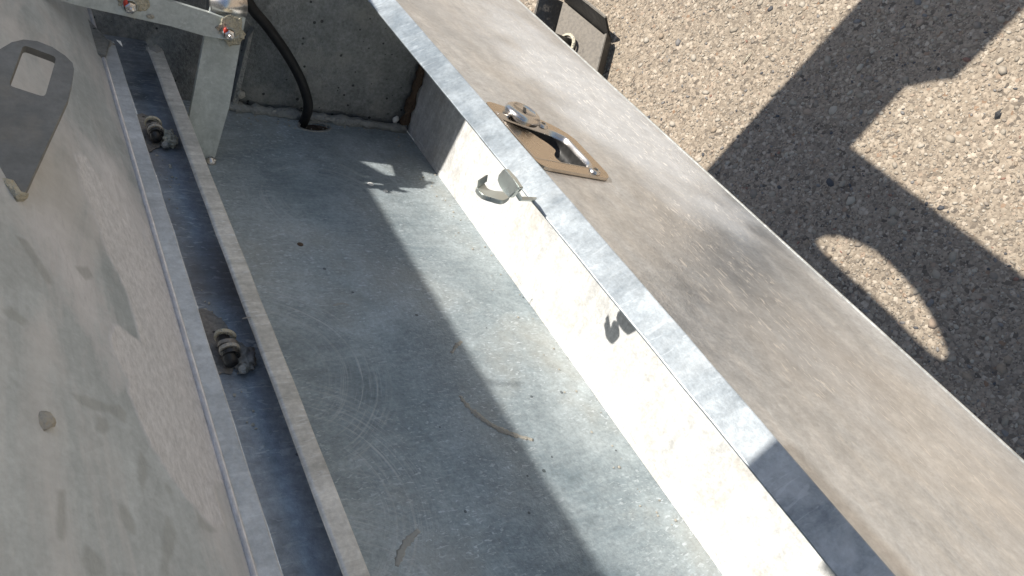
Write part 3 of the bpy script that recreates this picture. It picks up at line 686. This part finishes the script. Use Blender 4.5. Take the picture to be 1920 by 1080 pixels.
# ================================================================ stabiliser foot on the ground
def gthing(name, label, cat, loc):
    o = bpy.data.objects.new(name, None); COL.objects.link(o); o.location = loc; o.empty_display_size = 0.05
    o['label'] = label; o['category'] = cat; ORIG[o.name] = Vector(loc); return o
fc = atg((1085, 70)); foot = gthing('stabiliser_foot', 'dusty black stabiliser foot on the ground behind the toolbox front', 'stabiliser foot', fc)
q = [atg(p, 0.012) for p in ((1058, 4), (1143, 74), (1122, 132), (1043, 62))]
q[0].z = q[1].z = q[2].z = q[3].z = 0.012
ax = (q[1]-q[0]); ay = (q[3]-q[0]); q[2] = q[1]+ay*1.5; q[3] = q[0]+ay*1.5
bm = prism([Vector(p) for p in q], (0, 0, 0.006), None, 0.002)
part('pad', bm, 'pad', foot)
def wall(a, b, hgt, th, lean):
    a, b = Vector(a), Vector(b); t = (b-a).normalized(); o = Vector((t.y, -t.x, 0))
    if o.dot((a+b)/2-fc) < 0: o = -o
    return prism([a, b, b+o*lean+V(0, 0, hgt), a+o*lean+V(0, 0, hgt)], o*th, None, 0.0015)
part('rim', wall(q[0], q[1], 0.055, 0.006, 0.030), 'pad', foot)
part('rim', wall(q[1], q[2], 0.030, 0.008, 0.004), 'pad', foot)
part('rim', wall(q[3], q[0], 0.060, 0.005, 0.032), 'pad', foot)
lc = (q[0]+q[1]+q[2]+q[3])/4-ax*0.16+ay*0.36
part('leg', tube([lc+V(0, 0, 0.004), lc+V(-0.10, 0.0, 0.42)], 0.024, 14), 'dark', foot, True)
part('collar', lathe(lc+V(0, 0, 0.018), (0, 0, 1), [(0.025, 0), (0.031, 0.001), (0.032, 0.006), (0.025, 0.008)], 24), 'crust', foot, True)

# ================================================================ added unseen plates that shade the asphalt and the near lip
HR = 2.2
off = R3 @ SUN; off = off/abs(off.z)                        # world travel per metre of fall
def rk(h, y, hh=HR*UNIT): return Vector((h*UNIT, y*UNIT, 0)) - off*hh
shade_plates = gthing('overhead_rack', 'galvanised overhead rack plate with a curved hand hole, high above the asphalt', 'rack', rk(1.0, 0.8))
L = [(0.62, 1.795), (3.2, 1.795), (3.2, 1.287), (1.575, 1.292), (1.525, 1.352), (1.470, 1.405), (1.206, 1.394), (1.206, -0.9), (0.62, -0.9)]
cres = [(1535, 452), (1552, 446), (1575, 447), (1605, 457), (1640, 476), (1680, 512), (1712, 548), (1740, 590), (1760, 628), (1771, 655), (1766, 668), (1745, 655), (1715, 628), (1680, 592), (1640, 555), (1600, 520), (1565, 488), (1543, 466)]
cg = [atg(p) for p in cres]
cc_ = sum(cg, Vector())/len(cg); cg = [cc_+Vector(((p-cc_).x*1.12, (p-cc_).y*1.04, 0)) for p in cg]
cl = [Vector((p.x, p.y, 0))-off*(HR*UNIT) for p in cg]
part('rack_plate', plate_with_holes([rk(a, b) for a, b in L], [cl], (0, 0, 0.004)), 'bar', shade_plates)

lipn = V(LIPB[1]-RIDGE[1], 0, RIDGE[0]-LIPB[0])
HS = 2.95
def shade_from(p, hh=HS):                                   # box-frame point -> point on the added upper plate that blocks its sun
    w_ = W(p); return w_ - off*(hh*UNIT-w_.z)
sA = shade_from(onplane((1372, 892), V(LIPB[0], 0, LIPB[1]), lipn)); sB = shade_from(onplane((1440, 832), V(LIPB[0], 0, LIPB[1]), lipn))
sC = shade_from(at((1545, 1062), x=WALLX))
sB = sB+(sB-sA)*0.45; rB = shade_from(V(RIDGE[0]+0.06, -0.8, RIDGE[1]))
part('upper_plate', prism([sA, sB, rB, sC+V(-0.02, -0.6, 0), sC], (0, 0, 0.004)), 'bar', shade_plates)
print('shade', sA, sB, sC)

# ================================================================ stones in the asphalt
def stone_mesh(i):
    bm = bmesh.new(); bmesh.ops.create_icosphere(bm, subdivisions=1, radius=1)
    for v in bm.verts:
        v.co *= 1+0.34*mnoise.noise(v.co*1.3+Vector((i*5.1, i, 2)))
        v.co.x *= 1.0; v.co.y *= 0.72; v.co.z *= 0.17
    me = bpy.data.meshes.new('stone'); bm.to_mesh(me); bm.free(); me.materials.append(SM[0])
    for p in me.polygons: p.use_smooth = True
    return me
shapes = [stone_mesh(i) for i in range(10)]
rng = random.Random(21)
def in_view(x, y):
    hh = x/UNIT; g = HX*hh + V(0, y/UNIT, 0) - UP*GROUND
    v = g-CAM; q3 = Vector((CX.x*v.x+CY.x*v.y+CZ.x*v.z, CX.y*v.x+CY.y*v.y+CZ.y*v.z, CX.z*v.x+CY.z*v.y+CZ.z*v.z))
    if q3.z <= 0: return None
    return (q3.x/q3.z*FPX+960, q3.y/q3.z*FPX+540, q3.z)
cands = []
for _ in range(60000):
    x, y = rng.uniform(0.36, 1.35), rng.uniform(0.0, 2.3)
    p = in_view(x, y)
    if not p or not (960 < p[0] < 1960 and -30 < p[1] < 1000): continue
    # only what shows past the front edge of the box
    if p[0] < 975+1.085*p[1]-14: continue
    cands.append((x, y, p))
grid = {}
def free(x, y, r):
    gx, gy = int(x/0.02), int(y/0.02)
    for i in range(gx-1, gx+2):
        for j in range(gy-1, gy+2):
            for (a, b, c_) in grid.get((i, j), ()):
                if (a-x)**2+(b-y)**2 < (c_+r)**2*0.8: return False
    grid.setdefault((gx, gy), []).append((x, y, r)); return True
made = 0; ci = 0
while made < 300 and ci < len(cands):
    x, y, p = cands[ci]; ci += 1
    rr = rng.choice((0.0046, 0.005, 0.0056, 0.006, 0.007, 0.0085, 0.0105))*rng.uniform(0.85, 1.1)
    if not free(x, y, rr): continue
    o = bpy.data.objects.new('stone', shapes[made % 10]); COL.objects.link(o); o.parent = ground
    o.location = (x, y, rr*0.02); o.rotation_euler = (rng.uniform(-.12, .12), rng.uniform(-.12, .12), rng.uniform(0, 6.28)); o.scale = (rr, rr*rng.uniform(0.8, 1.1), rr)
    o.material_slots[0].link = 'OBJECT'; o.material_slots[0].material = rng.choices(SM, STONE_W)[0]
    made += 1
# the finer stones, one mass
verts, faces, mids = [], [], []
base = [(Vector(v.co), None) for v in shapes[0].vertices]
ico = bmesh.new(); bmesh.ops.create_icosphere(ico, subdivisions=1, radius=1)
iv = [v.co.copy() for v in ico.verts]; iff = [[v.index for v in f_.verts] for f_ in ico.faces]; ico.free()
nf = 0
for x, y, p in cands[ci:]:
    if nf > 17000: break
    rr = 0.0014+0.0030*rng.random()**2.4
    if not free(x, y, rr): continue
    a = rng.uniform(0, 6.28); ca, sa = math.cos(a), math.sin(a); sx, sy, sz = rr*rng.uniform(0.9, 1.5), rr*rng.uniform(0.6, 0.95), rr*0.27
    b0 = len(verts); tz = rng.uniform(-0.1, 0.25)*rr
    for v in iv:
        k = 1+0.3*mnoise.noise(v*1.4+Vector((nf*1.7, nf*0.3, 0)))
        vx, vy = v.x*sx*k, v.y*sy*k
        verts.append((x+vx*ca-vy*sa, y+vx*sa+vy*ca, v.z*sz*k+tz))
    mi = rng.choices(range(len(SM)), STONE_W)[0]
    for f_ in iff:
        faces.append([b0+q_ for q_ in f_]); mids.append(mi)
    nf += 1
me = bpy.data.meshes.new('fine_gravel'); me.from_pydata(verts, [], faces)
for m_ in SM: me.materials.append(m_)
me.polygons.foreach_set('material_index', mids); me.polygons.foreach_set('use_smooth', [True]*len(faces)); me.update()
fg = bpy.data.objects.new('fine_gravel', me); COL.objects.link(fg); fg.parent = ground; fg['kind'] = 'stuff'
print('stones', made, 'fine', nf, 'cands', len(cands))

# dry twig and dark leaf lying on the asphalt
ta, tbp = atg((1394, 118), 0.004), atg((1409, 98), 0.004)
tw = gthing('dry_twig', 'short tan dry twig lying on sunlit asphalt', 'twig', ta)
part('stem', tube([ta, ta.lerp(tbp, 0.5)+V(0.001, 0, 0.001), tbp], [0.0016, 0.0014, 0.0008], 6), 'crust', tw, True)
a, b = atg((1864, 222), 0.003), atg((1878, 205), 0.006)
lf = gthing('dead_leaf', 'small dark curled leaf on sunlit asphalt at right', 'leaf', a)
dirv = (b-a); sd = V(-dirv.y, dirv.x, 0)*0.28
part('blade', prism([a, a.lerp(b, 0.4)-sd+V(0, 0, 0.002), b, a.lerp(b, 0.5)+sd], (0, 0, 0.001)), 'dark', lf)
